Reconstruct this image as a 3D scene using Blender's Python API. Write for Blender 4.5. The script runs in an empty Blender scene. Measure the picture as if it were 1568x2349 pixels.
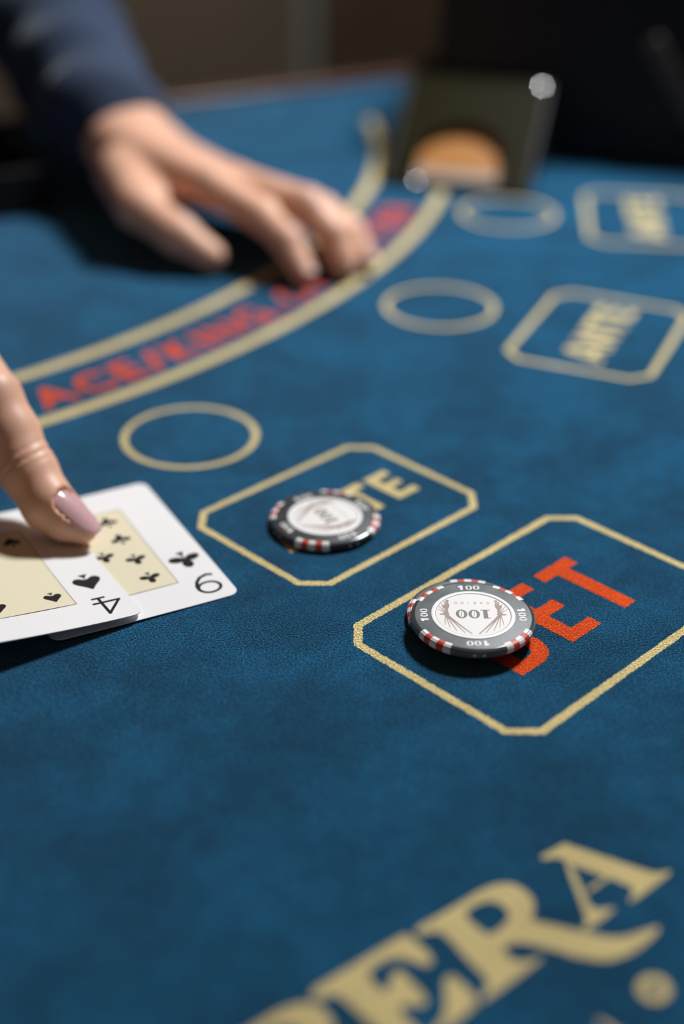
import bpy, math, random
import numpy as np
from mathutils import Vector, Matrix
from mathutils.geometry import tessellate_polygon

S = 0.001                      # everything below is written in millimetres, the felt lies at z = 0
random.seed(4)
scn = bpy.context.scene
COL = scn.collection

# ------------------------------------------------------------------ camera
IW, IH = 1568, 2349
F_PX = 50 / 36 * IH
PITCH, ROLL, CAM_H = 0.527576, 0.008868, 264.478
_fw = np.array([0, math.cos(PITCH), -math.sin(PITCH)])
_r0 = np.array([1.0, 0, 0]); _u0 = np.cross(_r0, _fw)
_r = math.cos(ROLL) * _r0 + math.sin(ROLL) * _u0
_u = -math.sin(ROLL) * _r0 + math.cos(ROLL) * _u0
cam = bpy.data.cameras.new('camera'); camo = bpy.data.objects.new('camera', cam); COL.objects.link(camo)
M4 = Matrix.Identity(4)
for i in range(3):
    M4[i][0] = _r[i]; M4[i][1] = _u[i]; M4[i][2] = -_fw[i]
M4[2][3] = CAM_H * S
camo.matrix_world = M4
cam.sensor_fit = 'VERTICAL'; cam.sensor_height = 36; cam.sensor_width = 24; cam.lens = 50
cam.clip_start = 0.01; cam.clip_end = 30
cam.dof.use_dof = True; cam.dof.focus_distance = 0.458; cam.dof.aperture_fstop = 2.7
cam.dof.aperture_blades = 8; cam.dof.aperture_rotation = math.radians(22.5)
scn.camera = camo

# ------------------------------------------------------------------ world, lights, exposure
w = bpy.data.worlds.new('world'); scn.world = w; w.use_nodes = True
w.node_tree.nodes['Background'].inputs[0].default_value = (1.0, 0.60, 0.38, 1)
w.node_tree.nodes['Background'].inputs[1].default_value = 0.082

def area(name, loc, target, power, size, col=(1, 1, 1)):
    l = bpy.data.lights.new(name, 'AREA'); l.shape = 'DISK'; l.size = size; l.energy = power; l.color = col
    o = bpy.data.objects.new(name, l); COL.objects.link(o)
    o.location = Vector(loc) * S
    o.rotation_euler = (Vector(target) - Vector(loc)).to_track_quat('-Z', 'Y').to_euler()
    return o
area('table_lamp_light', (320, 940, 720), (0, 480, 0), 12.2, 0.17, (0.97, 0.985, 1.0))
area('wall_fill_light', (-700, 2300, 900), (-200, 3500, -300), 8.5, 0.5, (1.0, 0.97, 0.90))  # unseen light added to brighten the back wall
scn.view_settings.view_transform = 'Standard'; scn.view_settings.look = 'None'
scn.view_settings.exposure = 0.0; scn.view_settings.gamma = 1.0; scn.view_settings.use_curve_mapping = False

# ------------------------------------------------------------------ helpers
def unproj(px, py, z=0.0):
    """point of the plane z (mm) at which the photograph shows pixel (px, py): used to measure the layout"""
    d = _fw + (px - IW / 2) / F_PX * _r - (py - IH / 2) / F_PX * _u
    t = (z - CAM_H) / d[2]
    return np.array([0, 0, CAM_H]) + t * d

def srgb(r, g, b):
    f = lambda c: (c / 255 / 12.92) if c <= 10 else ((c / 255 + 0.055) / 1.055) ** 2.4
    return (f(r), f(g), f(b), 1)

def mat(name, col, rough=0.5, metal=0.0, spec=0.5, noise=None, bump=None, coat=0, sheen=0, sss=0, sss_r=(1, .35, .2), trans=0):
    """principled material; noise=(scale, amount) mottles the colour, bump=(scale, height in m, strength) gives fine relief"""
    m = bpy.data.materials.new(name); m.use_nodes = True
    nt = m.node_tree; b = nt.nodes['Principled BSDF']
    b.inputs['Base Color'].default_value = col if len(col) == 4 else (*col, 1)
    b.inputs['Roughness'].default_value = rough; b.inputs['Metallic'].default_value = metal
    b.inputs['Specular IOR Level'].default_value = spec
    b.inputs['Coat Weight'].default_value = coat; b.inputs['Coat Roughness'].default_value = 0.08
    if sheen:
        b.inputs['Sheen Weight'].default_value = sheen; b.inputs['Sheen Roughness'].default_value = 0.45
    if sss:
        b.inputs['Subsurface Weight'].default_value = sss
        b.inputs['Subsurface Radius'].default_value = sss_r; b.inputs['Subsurface Scale'].default_value = 0.004
    tc = nt.nodes.new('ShaderNodeTexCoord')
    if noise:
        n = nt.nodes.new('ShaderNodeTexNoise'); n.inputs['Scale'].default_value = noise[0]; n.inputs['Detail'].default_value = 4
        nt.links.new(tc.outputs['Object'], n.inputs['Vector'])
        mp = nt.nodes.new('ShaderNodeMapRange'); mp.inputs['From Min'].default_value = .3; mp.inputs['From Max'].default_value = .7
        mp.inputs['To Min'].default_value = 1 - noise[1]; mp.inputs['To Max'].default_value = 1 + noise[1]
        nt.links.new(n.outputs['Fac'], mp.inputs['Value'])
        mx = nt.nodes.new('ShaderNodeMix'); mx.data_type = 'RGBA'; mx.blend_type = 'MULTIPLY'; mx.inputs['Factor'].default_value = 1
        mx.inputs['A'].default_value = b.inputs['Base Color'].default_value
        nt.links.new(mp.outputs['Result'], mx.inputs['B']); nt.links.new(mx.outputs['Result'], b.inputs['Base Color'])
    if bump:
        n = nt.nodes.new('ShaderNodeTexNoise'); n.inputs['Scale'].default_value = bump[0]; n.inputs['Detail'].default_value = 3
        nt.links.new(tc.outputs['Object'], n.inputs['Vector'])
        bp = nt.nodes.new('ShaderNodeBump'); bp.inputs['Distance'].default_value = bump[1]; bp.inputs['Strength'].default_value = bump[2]
        nt.links.new(n.outputs['Fac'], bp.inputs['Height']); nt.links.new(bp.outputs['Normal'], b.inputs['Normal'])
    return m

def felt_mat(name, col, tip, sheen, big=0.28, fine=0.55):
    """short brushed pile: granular relief, darker gaps between lighter tips, soft patches where the pile lies differently"""
    m = bpy.data.materials.new(name); m.use_nodes = True
    nt = m.node_tree; b = nt.nodes['Principled BSDF']; L = nt.links.new
    b.inputs['Roughness'].default_value = 0.9; b.inputs['Specular IOR Level'].default_value = 0.082
    b.inputs['Sheen Weight'].default_value = sheen; b.inputs['Sheen Roughness'].default_value = 0.38
    b.inputs['Sheen Tint'].default_value = tip
    tc = nt.nodes.new('ShaderNodeTexCoord')
    def noise(sc, det, rough=.5):
        n = nt.nodes.new('ShaderNodeTexNoise'); n.inputs['Scale'].default_value = sc; n.inputs['Detail'].default_value = det
        n.inputs['Roughness'].default_value = rough
        L(tc.outputs['Object'], n.inputs['Vector']); return n.outputs['Fac']
    def rng(v, a, b_, c, d):
        q = nt.nodes.new('ShaderNodeMapRange'); q.interpolation_type = 'SMOOTHSTEP'
        for k, x in zip(('From Min', 'From Max', 'To Min', 'To Max'), (a, b_, c, d)): q.inputs[k].default_value = x
        L(v, q.inputs['Value']); return q.outputs['Result']
    def math_(op, a, c):
        q = nt.nodes.new('ShaderNodeMath'); q.operation = op
        for i, x in enumerate((a, c)):
            if isinstance(x, float): q.inputs[i].default_value = x
            else: L(x, q.inputs[i])
        return q.outputs[0]
    grain = noise(1600, 1.5, .6)
    patch = math_('MULTIPLY', rng(noise(26, 4), .33, .67, 1 - big, 1 + big), rng(noise(120, 3), .3, .7, 1 - big * .6, 1 + big * .6))
    f = math_('MULTIPLY', rng(grain, .36, .74, 1 - fine, 1 + fine * 1.9), patch)
    mx = nt.nodes.new('ShaderNodeMix'); mx.data_type = 'RGBA'; mx.blend_type = 'MULTIPLY'; mx.inputs['Factor'].default_value = 1
    mx.inputs['A'].default_value = col; L(f, mx.inputs['B']); L(mx.outputs['Result'], b.inputs['Base Color'])
    bp = nt.nodes.new('ShaderNodeBump'); bp.inputs['Distance'].default_value = 0.0012; bp.inputs['Strength'].default_value = 1.0
    L(grain, bp.inputs['Height']); L(bp.outputs['Normal'], b.inputs['Normal'])
    return m

def new_obj(name, verts, faces, m=None, parent=None, smooth=False, scale=S):
    me = bpy.data.meshes.new(name)
    v = (np.asarray(verts, float) * scale)
    me.from_pydata(v.tolist(), [], [list(map(int, f)) for f in faces]); me.update()
    if smooth: me.polygons.foreach_set('use_smooth', [True] * len(me.polygons))
    if m: me.materials.append(m)
    o = bpy.data.objects.new(name, me); COL.objects.link(o)
    if parent: o.parent = parent
    return o

def empty(name, loc=(0, 0, 0)):
    o = bpy.data.objects.new(name, None); COL.objects.link(o); o.location = Vector(loc) * S; o.empty_display_size = .02
    return o

def tag(o, label=None, cat=None, group=None, kind=None):
    for k, v in (('label', label), ('category', cat), ('group', group), ('kind', kind)):
        if v: o[k] = v
    return o

class MB:
    """collects simple solids (mm) that become one mesh"""
    def __init__(s): s.v = []; s.f = []
    def add(s, v, f):
        n = len(s.v); s.v += [tuple(p) for p in v]; s.f += [[i + n for i in q] for q in f]; return s
    def box(s, x0, x1, y0, y1, z0, z1, R=None, o=(0, 0, 0)):
        v = [(x, y, z) for z in (z0, z1) for y in (y0, y1) for x in (x0, x1)]
        if R is not None: v = [tuple(np.array(o) + R @ np.array(p)) for p in v]
        return s.add(v, [(0, 2, 3, 1), (4, 5, 7, 6), (0, 1, 5, 4), (2, 6, 7, 3), (0, 4, 6, 2), (1, 3, 7, 5)])
    def lathe(s, prof, c=(0, 0, 0), a0=0, a1=360, n=64):
        full = abs(a1 - a0) >= 360; k = n if full else n + 1; m = len(prof); v = []; f = []
        for i in range(k):
            a = math.radians(a0 + (a1 - a0) * i / n)
            v += [(c[0] + r * math.cos(a), c[1] + r * math.sin(a), c[2] + z) for r, z in prof]
        for i in range(n):
            j = (i + 1) % k
            for q in range(m - 1): f.append((i * m + q, j * m + q, j * m + q + 1, i * m + q + 1))
        if not full:
            f.append(tuple(range(m))); f.append(tuple(range(n * m + m - 1, n * m - 1, -1)))
        return s.add(v, f)
    def prism(s, poly, z0, z1, fn=None):
        n = len(poly); v = [(*p, z0) for p in poly] + [(*p, z1) for p in poly]
        if fn: v = [fn(*p) for p in v]
        tri = tessellate_polygon([[Vector((*p, 0)) for p in poly]])
        f = [(i, (i + 1) % n, n + (i + 1) % n, n + i) for i in range(n)]
        f += [(a + n, b + n, c + n) for a, b, c in tri] + [(c, b, a) for a, b, c in tri]
        return s.add(v, f)
    def obj(s, name, m, parent=None, smooth=False, bevel=0, seg=2, fix=True):
        o = new_obj(name, s.v, s.f, m, parent, smooth)
        if fix:
            import bmesh
            bm = bmesh.new(); bm.from_mesh(o.data); bmesh.ops.remove_doubles(bm, verts=bm.verts, dist=1e-7)
            bmesh.ops.recalc_face_normals(bm, faces=bm.faces); bm.to_mesh(o.data); bm.free()
        if bevel:
            b = o.modifiers.new('bevel', 'BEVEL'); b.width = bevel * S; b.segments = seg; b.limit_method = 'ANGLE'
            o.data.polygons.foreach_set('use_smooth', [True] * len(o.data.polygons))
            wn = o.modifiers.new('wn', 'WEIGHTED_NORMAL'); wn.keep_sharp = True
        return o

_dz = [0.0]
def flat(name, polys, m, parent, z=0.03, fn=None):
    """flat print: list of (outer, [holes]) in mm, laid at height z; every piece a few microns over the last so none coincide"""
    v, f = [], []
    for k, (outer, holes) in enumerate(polys):
        rings = [outer] + list(holes); pts = [p for r in rings for p in r]
        tri = tessellate_polygon([[Vector((p[0], p[1], 0)) for p in r] for r in rings])
        n = len(v); zz = z + 0.0015 * (k % 14)
        v += [fn(p[0], p[1], zz) if fn else (p[0], p[1], zz) for p in pts]
        for t in tri:
            a, b, c = [pts[i] for i in t]
            if (b[0] - a[0]) * (c[1] - a[1]) - (b[1] - a[1]) * (c[0] - a[0]) < 0: t = (t[0], t[2], t[1])
            f.append([i + n for i in t])
    return new_obj(name, v, f, m, parent)

def disc(cx, cy, rx, ry=None, n=32, a=0):
    ry = rx if ry is None else ry; ca, sa = math.cos(a), math.sin(a)
    return [(cx + rx * math.cos(t) * ca - ry * math.sin(t) * sa, cy + rx * math.cos(t) * sa + ry * math.sin(t) * ca)
            for t in (2 * math.pi * i / n for i in range(n))]

def stroke(pts, w):
    """ribbon of width w (number, or one per point) along a polyline, as one outline"""
    P = [np.array(p, float) for p in pts]; n = len(P); W = [w] * n if isinstance(w, (int, float)) else w
    l, r = [], []
    for i in range(n):
        a = P[max(i - 1, 0)]; b = P[min(i + 1, n - 1)]; t = (b - a) / (np.linalg.norm(b - a) + 1e-9); nn = np.array([-t[1], t[0]])
        k = 1.0
        if 0 < i < n - 1:
            t1 = (P[i] - a) / np.linalg.norm(P[i] - a); k = 1 / max(.5, abs(np.dot(t1, t)))
        l.append(tuple(P[i] + nn * W[i] / 2 * k)); r.append(tuple(P[i] - nn * W[i] / 2 * k))
    return r + l[::-1]

_glyphs = {}
def glyph(ch, fat=0.0):
    """triangles of one character of Blender's built-in sans face, cap height about 0.73, plus its advance"""
    key = (ch, fat)
    if key not in _glyphs:
        cu = bpy.data.curves.new('glyph', 'FONT'); cu.body = ch; cu.offset = fat; cu.resolution_u = 6
        o = bpy.data.objects.new('glyph', cu); COL.objects.link(o)
        dg = bpy.context.evaluated_depsgraph_get(); dg.update(); e = o.evaluated_get(dg); me = e.to_mesh()
        v = [tuple(p.co)[:2] for p in me.vertices]; f = [list(p.vertices) for p in me.polygons]
        e.to_mesh_clear(); bpy.data.objects.remove(o); bpy.data.curves.remove(cu)
        _glyphs[key] = (v, f)
    return _glyphs[key]

def word(name, chars, m, parent, place, fat=0.0):
    """chars: list of (character, centre along line, height, width); place(s, t) gives the point at s along, t above the base line"""
    V, F = [], []
    for ch, s0, h, wd in chars:
        v, f = glyph(ch, fat); a = np.array(v)
        ref = np.array(glyph('H', fat)[0]) if ch in ',/' else a
        lo, hi = a.min(0), a.max(0); y0, y1 = (ref.min(0)[1], ref.max(0)[1])
        n = len(V)
        for x, y in v:
            V.append(place(s0 + (x - (lo[0] + hi[0]) / 2) / (hi[0] - lo[0]) * wd, (y - y0) / (y1 - y0) * h))
        F += [[i + n for i in q] for q in f]
    o = new_obj(name, V, F, m, parent)
    import bmesh
    bm = bmesh.new(); bm.from_mesh(o.data)
    for fc in bm.faces:
        if fc.normal.z < 0: fc.normal_flip()
    bm.to_mesh(o.data); bm.free()
    return o

# ---- smooth solid shapes (bodies, cloth): a distance field of tapered limbs, meshed with surface nets
class Field:
    def __init__(s, lo, hi, h):
        s.lo = np.array(lo, np.float32); s.h = h; n = np.ceil((np.array(hi) - lo) / h).astype(int) + 1
        s.n = n; s.d = np.full(n, 60.0, np.float32)
        s.ax = [s.lo[i] + h * np.arange(n[i], dtype=np.float32) for i in range(3)]
    def _sub(s, lo, hi):
        sl = []
        for i in range(3):
            a = max(0, int((lo[i] - s.lo[i]) / s.h)); b = min(s.n[i], int((hi[i] - s.lo[i]) / s.h) + 2); sl.append(slice(a, max(a, b)))
        g = np.stack(np.meshgrid(*[s.ax[i][sl[i]] for i in range(3)], indexing='ij'), -1)
        return tuple(sl), g
    def limb(s, a, b, ra, rb, k=4.0, mod=None):
        a = np.array(a, np.float32); b = np.array(b, np.float32); R = max(ra, rb) + 2 * k + 3
        sl, g = s._sub(np.minimum(a, b) - R, np.maximum(a, b) + R)
        if g.size == 0: return s
        ab = b - a; L2 = max(float(ab @ ab), 1e-6); t = np.clip(((g - a) @ ab) / L2, 0, 1)
        d = np.linalg.norm(g - a - t[..., None] * ab, axis=-1) - (ra + (rb - ra) * t)
        if mod: d = d + mod(g, t)
        s._min(sl, d, k); return s
    def ball(s, c, r, k=4.0, R=None):
        c = np.array(c, np.float32); r = np.array(r if hasattr(r, '__len__') else (r, r, r), np.float32); q = r.max() + 2 * k + 3
        sl, g = s._sub(c - q, c + q); p = g - c
        if R is not None: p = p @ R.astype(np.float32)
        kk = np.linalg.norm(p / r, axis=-1); d = (kk - 1) * r.min() if r.min() == r.max() else kk * (kk - 1) / np.maximum(np.linalg.norm(p / r ** 2, axis=-1), 1e-6)
        s._min(sl, d, k); return s
    def _min(s, sl, d, k):
        o = s.d[sl]; hh = np.clip(.5 + .5 * (o - d) / k, 0, 1); s.d[sl] = o * (1 - hh) + d * hh - k * hh * (1 - hh)
    def warp(s, c, R, fn):
        sl, g = s._sub(np.array(c) - R, np.array(c) + R); s.d[sl] += fn(g); return s
    def mesh(s):
        d = s.d; ins = d < 0
        c = [ins[i:d.shape[0] - 1 + i, j:d.shape[1] - 1 + j, k:d.shape[2] - 1 + k] for i in (0, 1) for j in (0, 1) for k in (0, 1)]
        anyc = np.zeros_like(c[0]); allc = np.ones_like(c[0])
        for q in c: anyc |= q; allc &= q
        cells = np.argwhere(anyc & ~allc); idx = np.full(anyc.shape, -1, np.int32); idx[tuple(cells.T)] = np.arange(len(cells))
        acc = np.zeros((len(cells), 3)); cnt = np.zeros(len(cells))
        cor = [(i, j, k) for i in (0, 1) for j in (0, 1) for k in (0, 1)]
        for a in cor:
            for ax in range(3):
                if a[ax]: continue
                b = list(a); b[ax] = 1
                da = d[tuple((cells + a).T)]; db = d[tuple((cells + b).T)]; m = (da < 0) != (db < 0)
                t = np.where(m, da / np.where(m, da - db, 1), 0); p = np.tile(np.array(a, float), (len(cells), 1)); p[:, ax] += t
                acc[m] += p[m]; cnt[m] += 1
        V = (cells + acc / cnt[:, None]) * s.h + s.lo
        faces = []
        for ax in range(3):
            sh = [slice(None)] * 3; sh2 = [slice(None)] * 3; sh[ax] = slice(0, -1); sh2[ax] = slice(1, None)
            A = ins[tuple(sh)]; B = ins[tuple(sh2)]; e = np.argwhere(A != B)
            o1, o2 = (ax + 1) % 3, (ax + 2) % 3
            ok = (e[:, o1] > 0) & (e[:, o2] > 0) & (e[:, o1] < d.shape[o1] - 1) & (e[:, o2] < d.shape[o2] - 1); e = e[ok]
            q = []
            for u, v in ((-1, -1), (0, -1), (0, 0), (-1, 0)):
                z = e.copy(); z[:, o1] += u; z[:, o2] += v; q.append(idx[tuple(z.T)])
            q = np.stack(q, 1); fl = ~A[tuple(e.T)]; q[fl] = q[fl][:, ::-1]; faces.append(q)
        return V, np.concatenate(faces)

def solid(name, fields, m, parent):
    V, Fc, n = [], [], 0
    for fd in fields:
        v, f = fd.mesh(); V.append(v); Fc.append(f + n); n += len(v)
    V = np.concatenate(V) * S; Fc = np.concatenate(Fc)
    me = bpy.data.meshes.new(name)
    me.vertices.add(len(V)); me.vertices.foreach_set('co', V.astype(np.float32).ravel())
    me.loops.add(Fc.size); me.loops.foreach_set('vertex_index', Fc.astype(np.int32).ravel())
    me.polygons.add(len(Fc)); me.polygons.foreach_set('loop_start', np.arange(0, Fc.size, 4, dtype=np.int32))
    me.update(calc_edges=True); me.validate()
    me.polygons.foreach_set('use_smooth', [True] * len(me.polygons)); me.materials.append(m)
    o = bpy.data.objects.new(name, me); COL.objects.link(o); o.parent = parent
    return o

# ------------------------------------------------------------------ materials
FELT = felt_mat('blue_felt', (0.0052, 0.078, 0.166, 1), (0.42, 0.70, 0.95, 1), 0.42, big=.2, fine=.6)
GOLD = felt_mat('gold_print', (0.76, 0.62, 0.29, 1), (1, .9, .7, 1), 0.05, big=.06, fine=.28)
RED = felt_mat('red_print', (0.80, 0.092, 0.018, 1), (1, .6, .5, 1), 0.04, big=.06, fine=.3)
WOOD = mat('dark_wood', (0.075, 0.032, 0.018), .35, noise=(30, .3), coat=.2)
LEATHER = mat('black_leather', (0.012, 0.011, 0.011), .45, bump=(900, .0003, .4))
CARD = mat('card_white', (0.86, 0.86, 0.86), .38, spec=.35)
CREAM = mat('card_cream', (0.80, 0.73, 0.53), .42, spec=.3)
INK = mat('card_ink', (0.012, 0.012, 0.013), .4, spec=.35)
LINE = mat('card_line', (0.05, 0.045, 0.03), .5)
CARDEDGE = mat('card_border_cream', (0.34, 0.27, 0.21), .5)
CARDBACK = mat('card_back_orange', (0.36, 0.145, 0.026), .4, noise=(400, .1))
CHIP_B = mat('chip_black', (0.030, 0.033, 0.036), .5, spec=.4, noise=(160, .3), bump=(1400, .00006, .5))
CHIP_G = mat('chip_sheen_grey', (0.125, 0.145, 0.153), .5, spec=.4, noise=(160, .3), bump=(1400, .00006, .5))  # black chip's broad gloss reflection put into a paler grey base
CHIP_W = mat('chip_white', (0.88, 0.87, 0.86), .4)
CHIP_R = mat('chip_red', (0.62, 0.055, 0.022), .35)
LABEL = mat('chip_label', (0.78, 0.76, 0.74), .5, noise=(1500, .04))
CHIP_E = mat('chip_rim', (0.05, 0.055, 0.06), .16, spec=.6)
RINGW = mat('chip_ring_white', (0.90, 0.90, 0.90), .35)
TAUPE = mat('print_taupe', (0.30, 0.21, 0.18), .5, noise=(4000, .35))
GREYINK = mat('print_grey', (0.13, 0.125, 0.125), .5, noise=(5000, .6))
FINEINK = mat('print_fine', (0.28, 0.23, 0.21), .5)
SKIN = mat('skin', (0.68, 0.385, 0.265), .46, spec=.36, noise=(70, .08), bump=(900, .00012, .35), sss=.2, sss_r=(1.0, .25, .1))
NAIL = mat('nail_polish', (0.66, 0.40, 0.42), .10, spec=.6, coat=.9)
NAILF = mat('nail_plain', (0.72, 0.50, 0.43), .3, spec=.5)
NAVY = mat('navy_cotton', (0.026, 0.043, 0.082), .85, spec=.2, bump=(1500, .0003, .4), sheen=.15)
SHUF = mat('black_plastic', (0.008, 0.008, 0.009), .42, spec=.2)
SMOKE = mat('brown_acrylic', (0.011, 0.0092, 0.0018), .5, spec=.06)
GLINT = mat('glint_mirror', (0.80, 0.78, 0.80), .06, metal=1)
WALL_A = mat('wall_taupe', (0.20, 0.165, 0.125), .7, noise=(6, .12))
WALL_B = mat('wall_brown', (0.105, 0.075, 0.048), .6, noise=(9, .2))
TRIMM = mat('trim_steel', (0.55, 0.60, 0.60), .35, metal=.3)
FLOORM = mat('carpet_dark', (0.03, 0.022, 0.018), .95, noise=(200, .3))

# ------------------------------------------------------------------ setting
FZ = -860
tag(MB().box(-3200, 3200, -2200, 3700, FZ - 60, FZ).obj('floor', FLOORM), kind='structure')
wall = tag(MB().box(-3200, 3200, 3540, 3640, FZ, 1700).obj('wall_back', WALL_B), kind='structure')
xs = [-3150, -2430, -1710, -1050, -104]
for a, b in zip(xs[:-1], xs[1:]):
    MB().box(a + 6, b - 6, 3515, 3541, FZ + 90, 1650).obj('wall_panel', WALL_A, wall, bevel=4)
MB().box(-104, -72, 3500, 3541, FZ + 90, 1650).obj('corner_strip', TRIMM, wall, bevel=3)
xs = [-72, 640, 1400, 2200, 3150]
for a, b in zip(xs[:-1], xs[1:]):
    MB().box(a + 6, b - 6, 3520, 3541, FZ + 90, 1650).obj('wall_panel', WALL_B, wall, bevel=4)
tag(MB().box(-3200, 3200, 3490, 3541, FZ, FZ + 90).obj('baseboard_back', WOOD, bevel=4), kind='structure')
tag(MB().box(-3300, -3200, -2200, 3640, FZ, 1700).obj('wall_left', WALL_A), kind='structure')
tag(MB().box(3200, 3300, -2200, 3640, FZ, 1700).obj('wall_right', WALL_B), kind='structure')

# ------------------------------------------------------------------ the table and everything printed on its felt
E0 = np.array([-131.8, 1025.1]); ED = np.array([0.882, 0.471]); EN = np.array([-ED[1], ED[0]])   # dealer's straight edge
CEN = E0 + ED * (-310)                                                                             # middle of that edge
tbl = tag(empty('gaming_table', (0, 0, FZ)), 'semicircular casino table covered in printed blue felt', 'table')
def tz(o):                                   # parts are written in world millimetres
    o.location.z = -FZ * S; return o
def half_disc(r, off=0.0, n=96):
    a0 = math.atan2(-EN[1], -EN[0]); P = []
    for i in range(n + 1):
        a = a0 - math.pi / 2 + math.pi * i / n
        P.append((CEN[0] + r * math.cos(a) + EN[0] * off, CEN[1] + r * math.sin(a) + EN[1] * off))
    return P
felt = tz(MB().prism(half_disc(900), -8, 0).obj('felt_top', FELT, tbl))
tz(MB().prism(half_disc(905, -4), -95, -8.2).obj('apron', WOOD, tbl))
rim = MB()
def rim_pt(a, rr, z): return (CEN[0] + rr * math.cos(a), CEN[1] + rr * math.sin(a), z)
a0 = math.atan2(-EN[1], -EN[0]); nn, mm = 96, 16; v = []; f = []
for i in range(nn + 1):
    a = a0 - math.pi / 2 + math.pi * i / nn
    v += [rim_pt(a, 942 + 44 * math.cos(2 * math.pi * j / mm), -8 + 26 * math.sin(2 * math.pi * j / mm)) for j in range(mm)]
for i in range(nn):
    for j in range(mm): f.append((i * mm + j, (i + 1) * mm + j, (i + 1) * mm + (j + 1) % mm, i * mm + (j + 1) % mm))
f += [tuple(range(mm)), tuple(range(nn * mm + mm - 1, nn * mm - 1, -1))]
tz(rim.add(v, f).obj('padded_rail', LEATHER, tbl, smooth=True))
RE = np.array([[ED[0], EN[0], 0], [ED[1], EN[1], 0], [0, 0, 1]])
tz(MB().box(-940, 940, 0.5, 17, -40, 5, RE, (*CEN, 0)).obj('wooden_edge_strip', WOOD, tbl, bevel=2))
for s in (-430, 430):
    tz(MB().box(s - 60, s + 60, -420, -240, FZ + 40, -95, RE, (*CEN, 0)).box(s - 110, s + 110, -560, -110, FZ + .5, FZ + 40, RE, (*CEN, 0)).obj('table_leg', WOOD, tbl, bevel=6))

def frayed(L, amp=.2, step=.55):
    out = []
    for a, b in zip(L, L[1:] + L[:1]):
        a, b = np.array(a), np.array(b); d = b - a; ln = np.linalg.norm(d); n = max(1, int(ln / step))
        nn_ = np.array([-d[1], d[0]]) / (ln + 1e-9)
        for i in range(n): out.append(tuple(a + d * (i / n) + (nn_ * random.uniform(-amp, amp) if i else 0)))
    return out
def fprint(name, polys, m, z=0.03):
    if FRAY[0]: polys = [(frayed(o), [frayed(h) for h in hs]) for o, hs in polys]
    o = flat(name, polys, m, felt, z); return o
def band(name, c, r, wd, a0, a1, m, n=80):
    o = [(c[0] + (r + wd / 2) * math.cos(math.radians(a0 + (a1 - a0) * i / n)), c[1] + (r + wd / 2) * math.sin(math.radians(a0 + (a1 - a0) * i / n))) for i in range(n + 1)]
    i_ = [(c[0] + (r - wd / 2) * math.cos(math.radians(a0 + (a1 - a0) * i / n)), c[1] + (r - wd / 2) * math.sin(math.radians(a0 + (a1 - a0) * i / n))) for i in range(n + 1)]
    v = [(*p, .03) for p in o + i_]; k = n + 1
    return new_obj(name, v, [(i + 1, i, k + i, k + i + 1)[::-1] if False else (i, i + 1, k + i + 1, k + i) for i in range(n)], m, felt)
FRAY = [False]
AC = (-463.93, 933.49)
for r, wd in ((530.8, 6.0), (486.0, 6.4)):
    o = band('printed_arc_band', AC, r, wd, -112, 8, GOLD)
    for p in o.data.polygons: pass
    o.data.flip_normals() if o.data.polygons[0].normal.z < 0 else None
# ACE/KING, OR BETTER on the arc, tops towards the dealer
def arc_place(s, t):
    a = math.radians(s); r = 521.5 - t; return (AC[0] + r * math.cos(a), AC[1] + r * math.sin(a), .033)
aw = lambda mm_: math.degrees(mm_ / 521)
txt, a = [], -49.4
for ch, wmm, gap in (('A', 18, 3.6), ('C', 17, 4.2), ('E', 12.5, 3.2), ('/', 11, 3.4), ('K', 16, 4.4), ('I', 4, 5), ('N', 16, 4.6), ('G', 17, 3.2), (',', 4, 11),
                     ('O', 18, 5), ('R', 16, 10), ('B', 16, 5), ('E', 14, 5), ('T', 16, 4), ('T', 16, 5), ('E', 14, 5), ('R', 16, 2)):
    txt.append((ch, a + aw(wmm) / 2, 19.0, aw(wmm))); a += aw(wmm + gap)
word('printed_arc_lettering', txt, RED, felt, arc_place, fat=.02)

def frame_uv(ang, org=(0, 0)):
    c, s = math.cos(math.radians(ang)), math.sin(math.radians(ang))
    return lambda u, v: (org[0] + u * c - v * s, org[1] + u * s + v * c)
def oct_box(W, H, ch, lw):
    def ring(d):
        w_, h_, c_ = W / 2 + d, H / 2 + d, ch + d * 0.586
        return [(-w_ + c_, -h_), (w_ - c_, -h_), (w_, -h_ + c_), (w_, h_ - c_), (w_ - c_, h_), (-w_ + c_, h_), (-w_, h_ - c_), (-w_, -h_ + c_)]
    return (ring(lw / 2), [ring(-lw / 2)[::-1]])
rot = lambda T, poly: [T(*p) for p in poly]
def put(name, polys, T, m, z=.03):
    return fprint(name, [(rot(T, o), [rot(T, h) for h in hs]) for o, hs in polys], m, z)

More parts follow.
